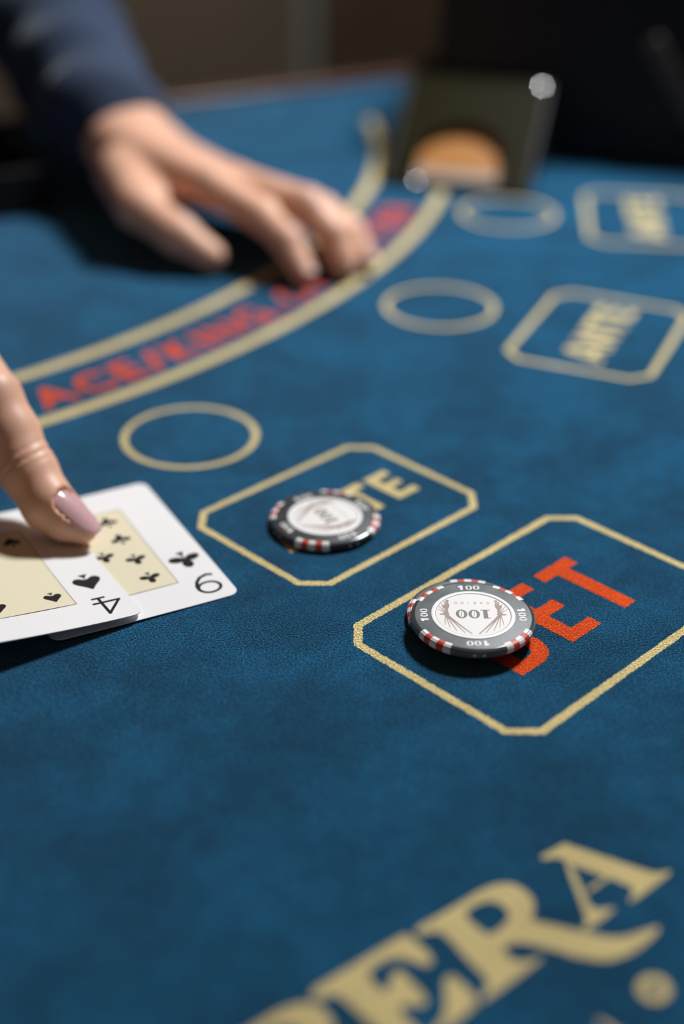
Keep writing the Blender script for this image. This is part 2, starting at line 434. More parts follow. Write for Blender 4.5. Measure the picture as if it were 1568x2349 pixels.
def arcpts(cx, cy, rx, ry, a0, a1, n=12): return [(cx + rx * math.cos(math.radians(a0 + (a1 - a0) * i / n)), cy + ry * math.sin(math.radians(a0 + (a1 - a0) * i / n))) for i in range(n + 1)]
def bet_letters():
    h = 33.4; o = -16.7; out = []
    # B, E, T with the measured stems and arms, centred on the box
    b = [(-32.4, o), (-21, o)] + arcpts(-22, o + 9.2, 8.4, 9.2, -90, 62, 10) + [(-19.6, o + 17.4)] + arcpts(-23, o + 25, 7.6, 8.4, -55, 90, 10) + [(-32.4, o + h)]
    h1 = [(-26.4, o + 5.2), (-26.4, o + 14)] + arcpts(-22.5, o + 9.6, 3, 4.4, 90, -90, 8)
    h2 = [(-26.4, o + 19.2), (-26.4, o + 28.2)] + arcpts(-23.5, o + 23.7, 3, 4.5, 90, -90, 8)
    out.append((b, [h1, h2]))
    e0, e1 = -7.0, 8.3
    out.append(([(e0, o), (e1, o), (e1, o + 5.3), (e0 + 6.2, o + 5.3), (e0 + 6.2, o + 14.6), (e1 - .5, o + 14.6), (e1 - .5, o + 19.9), (e0 + 6.2, o + 19.9), (e0 + 6.2, o + 28.1), (e1, o + 28.1), (e1, o + h), (e0, o + h)], []))
    t0, t1, tc_ = 14.6, 32.4, 24.3
    out.append(([(tc_ - 3.1, o), (tc_ + 3.1, o), (tc_ + 3.1, o + 28), (t1, o + 28), (t1, o + h), (t0, o + h), (t0, o + 28), (tc_ - 3.1, o + 28)], []))
    return out
def ante_letters():
    h = 19.6; o = -h / 2; out = []
    out.append(([(-33.5, o), (-29.2, o), (-27.9, o + 4.2), (-20.1, o + 4.2), (-18.8, o), (-14.5, o), (-21.6, o + h), (-26.4, o + h)], [[(-26.8, o + 7.6), (-24, o + 15.8), (-21.2, o + 7.6)]]))
    out.append(([(-12.5, o), (-8.4, o), (-8.4, o + 12.5), (-1.6, o), (2.2, o), (2.2, o + h), (-1.9, o + h), (-1.9, o + 7.2), (-8.7, o + h), (-12.5, o + h)], []))
    out.append(([(10.0, o), (14.2, o), (14.2, o + 15.8), (19.4, o + 15.8), (19.4, o + h), (4.8, o + h), (4.8, o + 15.8), (10.0, o + 15.8)], []))
    out.append(([(22.2, o), (33.7, o), (33.7, o + 3.8), (26.4, o + 3.8), (26.4, o + 8.1), (32.8, o + 8.1), (32.8, o + 11.7), (26.4, o + 11.7), (26.4, o + 15.8), (33.7, o + 15.8), (33.7, o + h), (22.2, o + h)], []))
    return out
def position(cc, ac, bc, ang):
    if cc is not None: fprint('printed_circle', [(disc(*cc, 27.9, n=96), [disc(*cc, 25.3, n=96)[::-1]])], GOLD)
    T = frame_uv(ang, ac)
    put('printed_ante_box', [oct_box(89.5, 66.6, 7.5, 2.7)], T, GOLD)
    put('printed_ante_word', ante_letters(), T, GOLD)
    T = frame_uv(ang, bc)
    put('printed_bet_box', [oct_box(114.2, 75.6, 7.6, 2.9)], T, GOLD)
    put('printed_bet_word', bet_letters(), T, RED, .032)
UV45 = frame_uv(45)
FRAY[0] = True
position((-61.84, 513.96), UV45(321.3, 322.8), UV45(322.8, 227.6), 45)
FRAY[0] = False
position((47.28, 655.91), (121, 624), (213, 584), 66.2)
position((94.5, 799.5), (173, 793), (272, 786), 84)
position((-206, 420), (-182, 342), (-156, 250), 20)

# the big serif lettering near the players' rail: OPERA, traced letter by letter on the felt plane
k1 = lambda x, y: unproj(560 + x / 3.136, 1880 + y / 3.136)[:2]
k2 = lambda x, y: unproj(1040 + x / 2.9697, 1880 + y / 2.9697)[:2]
W2 = lambda L: [tuple(k2(*p)) for p in L]; W1 = lambda L: [tuple(k1(*p)) for p in L]
def soft(L, n=2):
    for _ in range(n):
        q = []
        for a, b in zip(L, L[1:] + L[:1]):
            a, b = np.array(a), np.array(b); q += [tuple(.8 * a + .2 * b), tuple(.2 * a + .8 * b)]
        L = q
    return L
letA = [(W2([(690, 195), (755, 160), (830, 187), (1340, 360), (1400, 366), (1478, 346), (1466, 378), (1210, 566), (1192, 548), (1225, 500), (1215, 460), (1150, 432), (820, 312), (745, 272), (690, 260), (612, 272), (588, 252)]), []),
        (W2([(752, 285), (795, 290), (925, 590), (965, 612), (1020, 610), (1096, 600), (1090, 622), (895, 765), (880, 745), (905, 690), (895, 640)]), []),
        (W2([(903, 474), (1046, 386), (1062, 400), (918, 498)]), [])]
Ro = W2([(-262, 742), (-5, 600), (200, 468), (340, 427), (460, 457), (540, 540), (552, 610), (522, 690), (640, 708), (880, 768), (1090, 808), (1230, 782), (1388, 722), (1400, 762), (1250, 895), (1060, 968), (880, 948), (640, 878), (470, 832), (318, 862), (400, 958), (480, 972), (592, 934), (602, 955), (200, 1245), (182, 1225), (225, 1150), (235, 1090), (100, 960), (-62, 781), (-109, 765), (-180, 772), (-248, 786)])
Rh = W2([(52, 640), (200, 556), (300, 562), (365, 612), (380, 665), (345, 720), (236, 800)])
Po = W2([(-262, 742), (-5, 600), (200, 468), (340, 427), (460, 457), (540, 540), (552, 610), (522, 690), (440, 775), (318, 850), (308, 862), (400, 958), (480, 972), (592, 934), (602, 955), (200, 1245), (182, 1225), (225, 1150), (235, 1090), (100, 960), (-62, 781), (-109, 765), (-180, 772), (-248, 786)])
Eo = W1([(478, 1226), (760, 1062), (1150, 822), (1190, 835), (1355, 990), (1345, 1040), (1290, 1055), (1200, 1008), (1080, 988), (980, 1028), (872, 1106), (1005, 1252), (1050, 1200), (1062, 1110), (1110, 1085), (1140, 1100), (1318, 1290), (1290, 1345), (1180, 1328), (1095, 1357), (1290, 1570), (1380, 1500), (1450, 1400), (1442, 1220), (1436, 1150), (1480, 1122), (1530, 1140), (1690, 1300), (1640, 1370), (1250, 1640), (1130, 1720), (1100, 1700), (1110, 1650), (1060, 1600), (830, 1400), (690, 1273), (640, 1260), (496, 1302)])
shP = np.array(k1(430, 1312)) - np.array(k2(340, 427))
mv = lambda L, s: [(p[0] + s[0], p[1] + s[1]) for p in L]
fprint('printed_letter', [(soft(o), h) for o, h in letA], GOLD)
fprint('printed_letter', [(soft(Ro), [soft(Rh)[::-1]])], GOLD)
fprint('printed_letter', [(soft(Eo), [])], GOLD)
fprint('printed_letter', [(soft(mv(Po, shP)), [soft(mv(Rh, shP))[::-1]])], GOLD)
oc = np.array(k2(340, 427)) + shP * 2.15 + np.array([2, -13])
T = frame_uv(45, tuple(oc)); fprint('printed_letter', [(rot(T, disc(0, 0, 14, 14.5, 48)), [rot(T, disc(0, 0, 8.2, 12.8, 48))[::-1]])], GOLD)
# the small second line CASINO
lo = unproj(1499, 2268)[:2]
T2 = frame_uv(46, (lo[0], lo[1]))
word('printed_small_word', [(ch, -19.5 * (5 - i), 7.6, wd) for i, (ch, wd) in enumerate(zip('CASIN', (6.8, 7.4, 5.6, 1.7, 6.8)))], GOLD, felt, lambda s, t: (*T2(s, t - 3.8), .033), fat=.02)
fprint('printed_small_word', [(rot(T2, disc(0, 0, 4.3, 4.0)), [rot(T2, disc(0, 0, 1.8, 1.6))[::-1]])], GOLD)

# ------------------------------------------------------------------ poker chips
def arc_txt(chs, r0, h, ang, z, cap):
    pass
def zero_stencil(cx, cy, rx, ry, t, gap):
    """one stencil-cut 0: two facing crescents"""
    out = []
    for s in (1, -1):
        g = math.degrees(math.asin(gap / 2 / rx)) if gap else 0
        o = arcpts(cx, cy, rx, ry, -90 + g, 90 - g, 14); i_ = arcpts(cx, cy, rx - t, ry - t * .75, 90 - g * 1.6, -90 + g * 1.6, 14)
        out.append(([(cx + s * (x - cx), y) for x, y in o + i_], []))
    return out
def chip(label, group, c, z0, spot, lab, bodym):
    root = tag(empty('poker_chip', (*c, z0)), label, 'poker chip', group)
    prof = [(0, 0), (18.7, 0), (19.5, .28), (20, .95), (20, 2.35), (19.5, 3.02), (18.7, 3.3), (0, 3.3)]
    MB().lathe(prof, n=128).obj('chip_body', bodym, root, smooth=False)
    body = root.children[0]
    for p in body.data.polygons: p.use_smooth = True
    body.modifiers.new('edge', 'EDGE_SPLIT').split_angle = math.radians(50)
    ip = [(17.75, 3.25), (17.75, 3.34), (18.72, 3.34), (19.54, 3.05), (20.06, 2.36), (20.06, .94), (19.54, .25), (18.72, .02), (17.75, .05)]
    for q in range(4):
        for k in range(5):
            a = spot + 90 * q + (k - 2) * 7.4
            o = MB().lathe(ip, a0=a - 3.68, a1=a + 3.68, n=6).obj('edge_insert', CHIP_R if k % 2 else CHIP_W, root)
        for dd in (-4.4, 4.4):
            a = math.radians(spot + 45 + 90 * q + dd); e1 = np.array([-math.sin(a), math.cos(a), 0]); n_ = np.array([math.cos(a), math.sin(a), 0])
            v = [tuple(n_ * 20.03 + e1 * .42 * math.cos(t) + np.array([0, 0, 1.65 + .42 * math.sin(t)])) for t in (2 * math.pi * i / 10 for i in range(10))]
            new_obj('edge_dot', v, [tuple(range(10))], CHIP_W, root)
    MB().lathe([(18.5, 3.29), (18.7, 3.305), (19.0, 3.25), (19.3, 3.13), (19.52, 3.02)], n=128).obj('rim_edge', CHIP_E, root, smooth=True)
    MB().lathe([(12.15, 3.28), (12.15, 3.42), (12.3, 3.5), (13.35, 3.5), (13.5, 3.4), (13.5, 3.28)], n=96).obj('label_ring', RINGW, root, smooth=True)
    flat('label_disc', [(disc(0, 0, 12.16, n=96), [])], LABEL, root, 3.36)
    flat('label_line', [(disc(0, 0, 12.14, n=96), [disc(0, 0, 11.95, n=96)[::-1]])], FINEINK, root, 3.37)
    # rim numerals, tops outward
    for q in range(4):
        ang = spot - 45 + 90 * q; T = frame_uv(ang - 90)
        pol = [([(-3.4, 16.6), (-2.5, 17.0), (-1.9, 17.0), (-1.9, 14.45), (-2.75, 14.45), (-2.75, 16.05), (-3.35, 15.85)], [])]
        for cx in (.1, 2.55): pol += zero_stencil(cx, 15.72, 1.05, 1.28, .55, .34)
        flat('rim_numeral', [(rot(T, o), h) for o, h in pol], RINGW, root, 3.325)
    # centre numeral and small word
    T = frame_uv(lab)
    pol = [([(-5.6, 2.35), (-3.9, 2.45), (-3.3, 2.45), (-3.3, -2.05), (-2.5, -2.2), (-2.5, -2.45), (-5.6, -2.45), (-5.6, -2.2), (-4.7, -2.05), (-4.7, 1.95), (-5.6, 2.05)], [])]
    for cx in (-.35, 3.7):
        pol.append((disc(cx, 0, 1.85, 2.45, 36), [disc(cx, 0, .82, 2.05, 28)[::-1]])); pol.append((stroke([(cx - .22, -2.1), (cx + .22, 2.1)], .16), []))
    T0 = frame_uv(lab, (0, 0)); T0 = (lambda TT: (lambda u, v: TT(u, v - .3)))(T0)
    flat('centre_numeral', [(rot(T0, o), [rot(T0, h) for h in hs]) for o, hs in pol], GREYINK, root, 3.385)
    word('label_word', [(ch, -5.2 + 2.08 * i, 1.25, wd) for i, (ch, wd) in enumerate(zip('CASINO', (.95, 1.0, .8, .16, .9, 1.0)))], FINEINK, root, lambda s, t: (*T(s, -7.2 + t), 3.386))
    # tied curtains on both sides of the label
    pol = []
    for s in (1, -1):
        kn = (8.7 * s, -.2)
        for k, (ex, ey, wd) in enumerate(((1.1, 10.8, .85), (3.2, 10.2, .6), (5.8, 9.0, .5), (7.8, 7.4, .42), (9.3, 5.8, .4))):
            pts = [(kn[0] * (1 - t) + ex * s * t + s * (.5 - .1 * k) * math.sin(t * math.pi), kn[1] * (1 - t) + ey * t - .5 * math.sin(t * math.pi)) for t in (i / 8 for i in range(9))]
            pol.append((stroke(pts, [wd * (1 - .07 * i) for i in range(9)]), []))
        for ex, ey, wd, bow in ((7.9, -8.2, 1.2, .25), (8.7, -7.3, .7, .1), (9.8, -6.0, .32, .1), (10.7, -4.6, .3, .2), (11.2, -3.0, .26, .3)):
            pts = [(kn[0] + (ex * s - kn[0]) * t - s * bow * math.sin(t * math.pi), kn[1] + (ey - kn[1]) * t) for t in (i / 6 for i in range(7))]
            pol.append((stroke(pts, [wd * (.8 + .35 * math.sin(i * 2.2)) for i in range(7)]), []))
        pol.append((disc(8.3 * s, -7.5, .9, 1.0, 16), [disc(8.2 * s, -7.2, .35, .45, 10)[::-1]])); pol.append((disc(8.7 * s, -4.6, .95, 1.0, 16), [disc(8.6 * s, -4.4, .4, .4, 10)[::-1]]))
        pol.append((disc(kn[0], kn[1], 1.1, .75, 16), [])); pol.append((disc(kn[0] + .9 * s, kn[1] + .1, 1.2, .4, 16), []))
    keep = [(o, h) for o, h in pol if max(x * x + y * y for x, y in o) < 11.9 ** 2]
    flat('label_curtain', [(rot(T, o), [rot(T, q) for q in h]) for o, h in keep], TAUPE, root, 3.38)
    return root
ZF = 0.06
chip('single black 100 chip lying in the ante box', 'black casino chips', (-6.2, 445.0), ZF, -13, 121, CHIP_B)
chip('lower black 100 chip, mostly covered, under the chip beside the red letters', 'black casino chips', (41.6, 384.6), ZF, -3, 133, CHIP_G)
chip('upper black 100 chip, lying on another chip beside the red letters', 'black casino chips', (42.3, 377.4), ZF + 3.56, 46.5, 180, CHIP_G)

# ------------------------------------------------------------------ playing cards
CW, CL = 65.0, 86.5
def club(s, cx=0, cy=0):
    P = [(disc(0, .27, .19, .25, 20), []), (disc(-.29, -.08, .27, .185, 20, .3), []), (disc(.29, -.08, .27, .185, 20, -.3), [])]
    P.append(([(-.05, .1), (-.025, -.1), (-.03, -.3), (-.15, -.52), (.15, -.52), (.03, -.3), (.025, -.1), (.05, .1)], []))
    return [([(cx + x * s, cy + y * s) for x, y in o], []) for o, _ in P]
def spade(s, cx=0, cy=0):
    r = [(0, .5), (.07, .40), (.2, .24), (.36, .08), (.44, -.06), (.42, -.2), (.31, -.29), (.18, -.27), (.06, -.17)]
    l = [(-x, y) for x, y in r[1:]][::-1]
    P = [(soft(r + l), []), ([(0, -.18), (.03, -.3), (.15, -.47), (-.15, -.47), (-.03, -.3)], [])]
    return [([(cx + x * s, cy + y * s) for x, y in o], []) for o, _ in P]
def nine(h, cx, cy):
    rx, ry = h * .37, h * .32
    ring = (disc(0, h * .19, rx, ry, 40), [disc(0, h * .19, rx - h * .095, ry - h * .085, 40)[::-1]])
    tail = [(rx - h * .04, h * .22), (rx - h * .05, h * .02), (rx - h * .14, -h * .2), (rx * .2, -h * .38), (-rx * .45, -h * .47), (-rx * .9, -h * .40)]
    return [([(cx + x, cy + y) for x, y in o], [[(cx + x, cy + y) for x, y in q] for q in hs]) for o, hs in (ring, (stroke(tail, h * .105), []))]
def four(h, cx, cy):
    s = [stroke([(.14, -.5), (.14, .5)], .085), stroke([(.16, .48), (-.38, -.2)], .085), stroke([(-.42, -.2), (.4, -.2)], .085), stroke([(-.06, -.48), (.34, -.48)], .085)]
    return [([(cx + x * h, cy + y * h) for x, y in o], []) for o in s]
def playing_card(label, org, a_u, a_v, zf, shape, index, pips, mg=15.9):
    """u runs along the short bottom edge from the corner org, v up the long edge"""
    eu = np.array([math.cos(math.radians(a_u)), math.sin(math.radians(a_u))]); ev = np.array([math.cos(math.radians(a_v)), math.sin(math.radians(a_v))])
    root = tag(empty('playing_card', (*org, 0)), label, 'playing card', 'face-up cards under the finger')
    def P(u, v, dz=0.0):
        q = eu * u + ev * v; return (q[0], q[1], zf(u, v) + dz)
    vs = sorted(set([0, .1, .3, .6, 1, 1.6, 2.4, 3.4] + [CL - x for x in (0, .1, .3, .6, 1, 1.6, 2.4, 3.4)] + list(np.linspace(3.4, CL - 3.4, 40))))
    rr, n = 3.5, 36; v_, f_ = [], []
    for dz in (0, -.3):
        for v in vs:
            e = min(v, CL - v); ins = rr - math.sqrt(max(0, rr ** 2 - (rr - e) ** 2)) if e < rr else 0
            v_ += [P(ins + (CW - 2 * ins) * i / n, v, dz) for i in range(n + 1)]
    k = n + 1; m_ = len(vs); off = k * m_
    for j in range(m_ - 1):
        for i in range(n):
            a = j * k + i; f_.append((a, a + k, a + k + 1, a + 1)); f_.append((off + a, off + a + 1, off + a + k + 1, off + a + k))
    ringi = [i for i in range(k)] + [j * k + n for j in range(1, m_)] + [(m_ - 1) * k + i for i in range(n - 1, -1, -1)] + [j * k for j in range(m_ - 2, 0, -1)]
    for a, b in zip(ringi, ringi[1:] + ringi[:1]): f_.append((a, b, off + b, off + a))
    mb = MB().add(v_, f_); o = mb.obj('card_sheet', CARD, root)
    for p in o.data.polygons: p.use_smooth = True
    o.modifiers.new('edge', 'EDGE_SPLIT').split_angle = math.radians(40)
    u0, u1, v0, v1 = mg, CW - mg, 15.2, CL - 15.2
    g, gf = [], []; nu, nv = 16, 24
    for j in range(nv + 1):
        for i in range(nu + 1): g.append(P(u0 + (u1 - u0) * i / nu, v0 + (v1 - v0) * j / nv, .05))
    for j in range(nv):
        for i in range(nu): a = j * (nu + 1) + i; gf.append((a, a + nu + 1, a + nu + 2, a + 1))
    pn = MB().add(g, gf).obj('cream_panel', CREAM, root, fix=False)
    def decal(name, polys, m, dz):
        fl = [(o, hs) for o, hs in polys]; ob = flat(name, fl, m, root, dz, fn=lambda a, b, z: P(a, b, z)); return ob
    ln = []
    for a, b in (((u0, v0), (u1, v0)), ((u0, v1), (u1, v1)), ((u0, v0), (u0, v1)), ((u1, v0), (u1, v1))):
        q = [(a[0] + (b[0] - a[0]) * i / 20, a[1] + (b[1] - a[1]) * i / 20) for i in range(21)]; ln.append((stroke(q, .22), []))
    decal('panel_line', ln, LINE, .06)
    suit = club if shape == 'club' else spade
    flip = lambda pl: [([(-x, -y) for x, y in o], [[(-x, -y) for x, y in h] for h in hs]) for o, hs in pl]
    # pictures on the sheet mirror u, since u runs leftwards seen from the reading side
    def at(pl, u, v, down):
        pl2 = pl if not down else flip(pl)
        return [([(u - x, v + y) for x, y in o], [[(u - x, v + y) for x, y in h] for h in hs]) for o, hs in pl2]
    for u, v, down, s in pips: decal('pip', at(suit(s), u, v, down), INK, .075)
    num = nine if index == 9 else four
    for u, v, down in ((mg * .47, 10.2, True), (CW - mg * .47, CL - 10.2, False)):
        decal('index_numeral', at(num(11.8, 0, 0), u, v, down), INK, .065)
        vv = v + (17.6 if down else -17.6)
        decal('index_pip', at(suit(10.2 if index == 9 else 11.2), u + (.6 if down else -.6), vv, down), INK, .065)
    for o in root.children:                     # faces up
        if o.name.split('.')[0] in ('cream_panel', 'panel_line', 'pip', 'index_numeral', 'index_pip'):
            if sum(p.normal.z * p.area for p in o.data.polygons) < 0: o.data.flip_normals()
    return root
z9 = lambda u, v: .40 + 1.5 * (max(u, 0) / 65) ** 2 * (1 - v / 86.5)
z4 = lambda u, v: .95 + 2.0 * max(0, 1 - v / 48) ** 2 + .040 * max(u, 0) ** 1.3 * (1 - .45 * v / 86.5) + 1.2 * max(0, u / 65) * (v / 86.5)
cols = (CW / 2 - 9.4, CW / 2 + 9.4)
pips9 = [(u, v, v < 43, 6.6) for u in cols for v in (22.4, 35.6, CL - 35.6 - .0, CL - 22.4)] + [(CW / 2, 41.5, True, 6.6)]
pips4 = [(u, v, v < 43, 7.0) for u in cols for v in (22.4, CL - 22.4)]
c9 = (-34.0, 398.8); c4 = unproj(331, 1404, 3.0)[:2]
playing_card('face-up nine of clubs flat on the felt, under the other card', c9, 208.6, 118.8, z9, 'club', 9, pips9)
playing_card('face-up four of spades with raised front edge, on top of the other card', tuple(c4), 212.6, 120.6, z4, 'spade', 4, pips4, 17.6)

# ------------------------------------------------------------------ card shuffler with its sloping nose
R_ = np.array([.966, -.259]); B_ = np.array([.259, .966]); O_ = np.array([65.0, 838.5])
sh = tag(empty('card_shuffler', (*O_, 0)), 'black card shuffling machine with a sloping brown nose and arched mouth', 'card shuffler')
L3 = lambda r, s, z: (R_[0] * r + B_[0] * s, R_[1] * r + B_[1] * s, z + .1)
RM = np.array([[R_[0], B_[0], 0], [R_[1], B_[1], 0], [0, 0, 1]])
MB().box(-30, 330, 84, 285, .1, 128, RM).obj('housing', SHUF, sh, bevel=7, seg=3)
NS, NZ = 74, 51                                  # nose: run and height of its slope
side = lambda r0, r1: MB().add([L3(r, s, z) for r in (r0, r1) for s, z in ((0, 0), (0, 3), (NS, NZ), (128, NZ), (128, 0))],
                               [(0, 1, 2, 3, 4), (9, 8, 7, 6, 5)] + [(i, (i + 1) % 5, 5 + (i + 1) % 5, 5 + i) for i in range(5)])
side(-45.5, -42).obj('nose_side', SHUF, sh, bevel=.8)
side(42, 45.5).obj('nose_side', SHUF, sh, bevel=.8)
MB().box(-42, 42, NS + 1, 128, NZ - 5, NZ, RM).obj('nose_top', SHUF, sh, bevel=1)
MB().box(-42, 42, 1, 128, .1, 2.2, RM).obj('nose_base', SHUF, sh)
sl = math.hypot(NS, NZ - 3); arch = [(26, 3.5)] + [(26 * math.cos(t), 26 + 24 * math.sin(t)) for t in np.linspace(0, math.pi, 25)] + [(-26, 3.5)]
outer = [(-42, 0), (42, 0), (42, sl), (-42, sl)]
def slope(r, t, d):                              # point t mm up the slope, d mm proud of it
    cs, sn = NS / sl, (NZ - 3) / sl; return L3(r, t * cs - d * sn, 3 + t * sn + d * cs)
tri = tessellate_polygon([[Vector((*p, 0)) for p in outer], [Vector((*p, 0)) for p in arch]]); pts = outer + arch; n = len(pts); ou = len(outer)
v = [slope(*p, 0) for p in pts] + [slope(*p, -3) for p in pts]
f = [tuple(t) for t in tri] + [tuple(i + n for i in t[::-1]) for t in tri]
f += [(i, (i + 1) % ou, n + (i + 1) % ou, n + i) for i in range(ou)] + [(ou + i, ou + (i + 1) % (n - ou), n + ou + (i + 1) % (n - ou), n + ou + i) for i in range(n - ou)]
MB().add(v, f).obj('nose_face', SMOKE, sh)
def glint(r, t):  # mirror dome added and curved to throw a lamp glint
    c = np.array(slope(r, t, .6)); mb = MB()
    prof = [(2.6, -.6)] + [(7.0 * math.sin(a), 7.0 * math.cos(a) - 6.5) for a in np.linspace(.38, 0, 8)]
    o = mb.lathe(prof, n=20).obj('glint_dome', GLINT, sh, smooth=True); o.location = Vector(c) * S
    nrm = Vector(slope(0, 0, 1)) - Vector(slope(0, 0, 0)); o.rotation_euler = nrm.to_track_quat('Z', 'Y').to_euler()
glint(38.5, sl - 4); glint(-25, 1.2 + 0.6)
MB().box(60, 300, 80.5, 84.5, 20, 22, RM).obj('seam_bar', SHUF, sh)
bar = MB()
RB = RM @ np.array([[math.cos(-.95), 0, -math.sin(-.95)], [0, 1, 0], [math.sin(-.95), 0, math.cos(-.95)]])
bar.box(-34, 34, -4, 4, -7, 7, RB, L3(122, 80, 52)).obj('slanted_bar', mat('bar_grey', (.028, .024, .021), .5), sh, bevel=3)  # plain slanted bar added to draw the faint diagonal streak
# the card waiting in the mouth
cd = tag(empty('playing_card', (*O_, 0)), 'orange-backed playing card showing in the arched mouth of the shuffler', 'playing card')
def plate(r0, r1, t0, t1, d0, d1): 
    return MB().add([slope(r, t, d) for d in (d0, d1) for t in (t0, t1) for r in (r0, r1)], [(0, 2, 3, 1), (4, 5, 7, 6), (0, 1, 5, 4), (2, 6, 7, 3), (0, 4, 6, 2), (1, 3, 7, 5)])
plate(-31, 31, 11.5, 84, -7.4, -7.0).obj('card_sheet', CARDEDGE, cd)
plate(-30.5, 30.5, 18.5, 83, -7.0, -6.92).obj('back_pattern', CARDBACK, cd)

# ------------------------------------------------------------------ chip tray in front of the dealer
tr = tag(empty('chip_tray', (-260, 800, 0)), 'black chip tray on the felt in front of the dealer', 'tray')
to = np.array(unproj(118, 489)[:2]) - np.array([-260, 800])
TM = np.array([[ED[0], EN[0], 0], [ED[1], EN[1], 0], [0, 0, 1]])
# local x runs along the dealer's edge (negative = out of frame), y away from the players
MB().box(-420, 0, 0, 92, .1, 7, TM, (*to, 0)).box(-420, 0, 0, 7, 7, 27, TM, (*to, 0)).box(-420, 0, 85, 92, 7, 27, TM, (*to, 0)).box(-7, 0, 7, 85, 7, 27, TM, (*to, 0)).box(-420, -413, 7, 85, 7, 27, TM, (*to, 0)).obj('tray_body', SHUF, tr, bevel=1.5, fix=False)
for k in range(9):
    x = -7 - 45 * k - 22.5
    if k < 8: MB().box(x - 24, x - 21, 7, 85, 7, 24, TM, (*to, 0)).obj('tray_divider', SHUF, tr)

# ------------------------------------------------------------------ the dealer
V3 = lambda *p: np.array(p, float)
who = tag(empty('person', (-480, 1050, FZ)), 'dealer in a dark navy shirt, one hand on the felt, other finger pressing the cards', 'person')
def fin(fd, pts, rad, k=3.0):
    for a, b, ra, rb in zip(pts[:-1], pts[1:], rad[:-1], rad[1:]): fd.limb(a, b, ra, rb, k)
# --- far (left) hand
wrL = V3(-117, 799, 37); elL = V3(-224, 1020, 92)
FL = Field((-215, 660, -4), (35, 930, 92), 1.6)
fin(FL, [wrL + (wrL - V3(-215, 1020, 92)) * -.55, wrL + (elL - wrL) * .12, wrL], [24, 22, 20], 6)
FL.limb(wrL + V3(4, 4, -3), wrL + (elL - wrL) * .3 + V3(-6, 4, -3), 18, 19, 8).limb(wrL + V3(-10, -6, 0), wrL + (elL - wrL) * .3 + V3(-16, -6, 0), 17, 19, 8)
mcp = [V3(-71, 729, 37), V3(-58, 742, 34), V3(-55, 757, 27), V3(-56, 773, 19)]
for i, m_ in enumerate(mcp):
    FL.limb(wrL + V3(-8 + 7 * i, -8 + 4 * i, 2 - 3 * i), m_, 15, 10.2, 9)
FL.limb(V3(-98, 765, 30), V3(-66, 752, 26), 15, 11, 8)
fin(FL, [mcp[0], V3(-42.5, 709.5, 27), V3(-29, 693, 20), V3(-21, 681, 8.5)], [10, 8.8, 7.9, 6.6])
fin(FL, [mcp[1], V3(-19, 713, 31.5), V3(-6, 701, 21), V3(0, 692, 9)], [10, 9.4, 8.4, 7.2])
fin(FL, [mcp[2], V3(-12, 727, 24), V3(3, 713, 18), V3(10.5, 703, 8)], [9.6, 8.8, 7.8, 6.6])
fin(FL, [mcp[3], V3(-22, 750, 19), V3(-8, 738, 14), V3(1, 729, 7)], [8.8, 7.8, 6.9, 5.9])
fin(FL, [V3(-122, 768, 31), V3(-108, 724, 27), V3(-86, 706.5, 18), V3(-68.5, 698, 9.5)], [15, 11.5, 10, 7.6], 4)
FL.limb(V3(-112, 762, 27), V3(-96, 738, 26), 15, 10, 8)
# --- near (right) hand
wrR = V3(-262, 548, 84); elR = V3(-480, 640, 170)
FR = Field((-345, 405, -3), (-74, 610, 125), .85)
fin(FR, [wrR + (elR - wrR) * .3, wrR], [31, 25], 6)
mr = [V3(-154, 497, 59), V3(-171, 480, 62), V3(-186, 464, 58), V3(-197, 449, 50)]
for i, m_ in enumerate(mr): FR.limb(wrR + V3(4 - 5 * i, 12 - 9 * i, 0), m_, 16, 11, 9)
PIP, DIP, TIP = unproj(-22, 915, 42), unproj(64, 1080, 22), unproj(188, 1213, 6.8)
PADA, PADB = unproj(112, 1158, 13.5), unproj(152, 1190, 9.6)
fin(FR, [mr[0], PIP], [12, 11.2], 3)
fin(FR, [PIP, unproj(22, 995, 32), DIP], [11.2, 10.6, 10.2], 2.2)
fin(FR, [DIP, PADA, PADB, TIP], [10.2, 9.3, 8.0, 5.4], 2.5)
fin(FR, [mr[1], V3(-150, 456, 48), V3(-158, 444, 30), V3(-170, 446, 20)], [11, 9.5, 8.5, 7])
fin(FR, [mr[2], V3(-168, 440, 44), V3(-174, 430, 28), V3(-186, 434, 20)], [10.5, 9, 8, 7])
fin(FR, [mr[3], V3(-184, 428, 38), V3(-189, 420, 26), V3(-198, 424, 19)], [9.5, 8, 7, 6])
fin(FR, [V3(-232, 560, 74), V3(-205, 556, 56), V3(-183, 545, 44), V3(-166, 532, 34)], [15, 12, 10.5, 8], 4)
# skin creases over the last joint
fa = (TIP - DIP) / np.linalg.norm(TIP - DIP)
NN = V3(.50, -.26, .83); NN = NN - fa * (NN @ fa); NN /= np.linalg.norm(NN); NS_ = np.cross(fa, NN)
for t0, dp in ((-3.2, .34), (.2, .55), (3.0, .2)):
    def crease(g, t0=t0, dp=dp):
        q = g - DIP; t = q @ fa; s = q @ NS_; m_ = q @ NN
        return dp * np.exp(-((t - t0 + .02 * s * s) / .75) ** 2) * np.clip((m_ + 2) / 5, 0, 1)
    FR.warp(DIP, 14, crease)
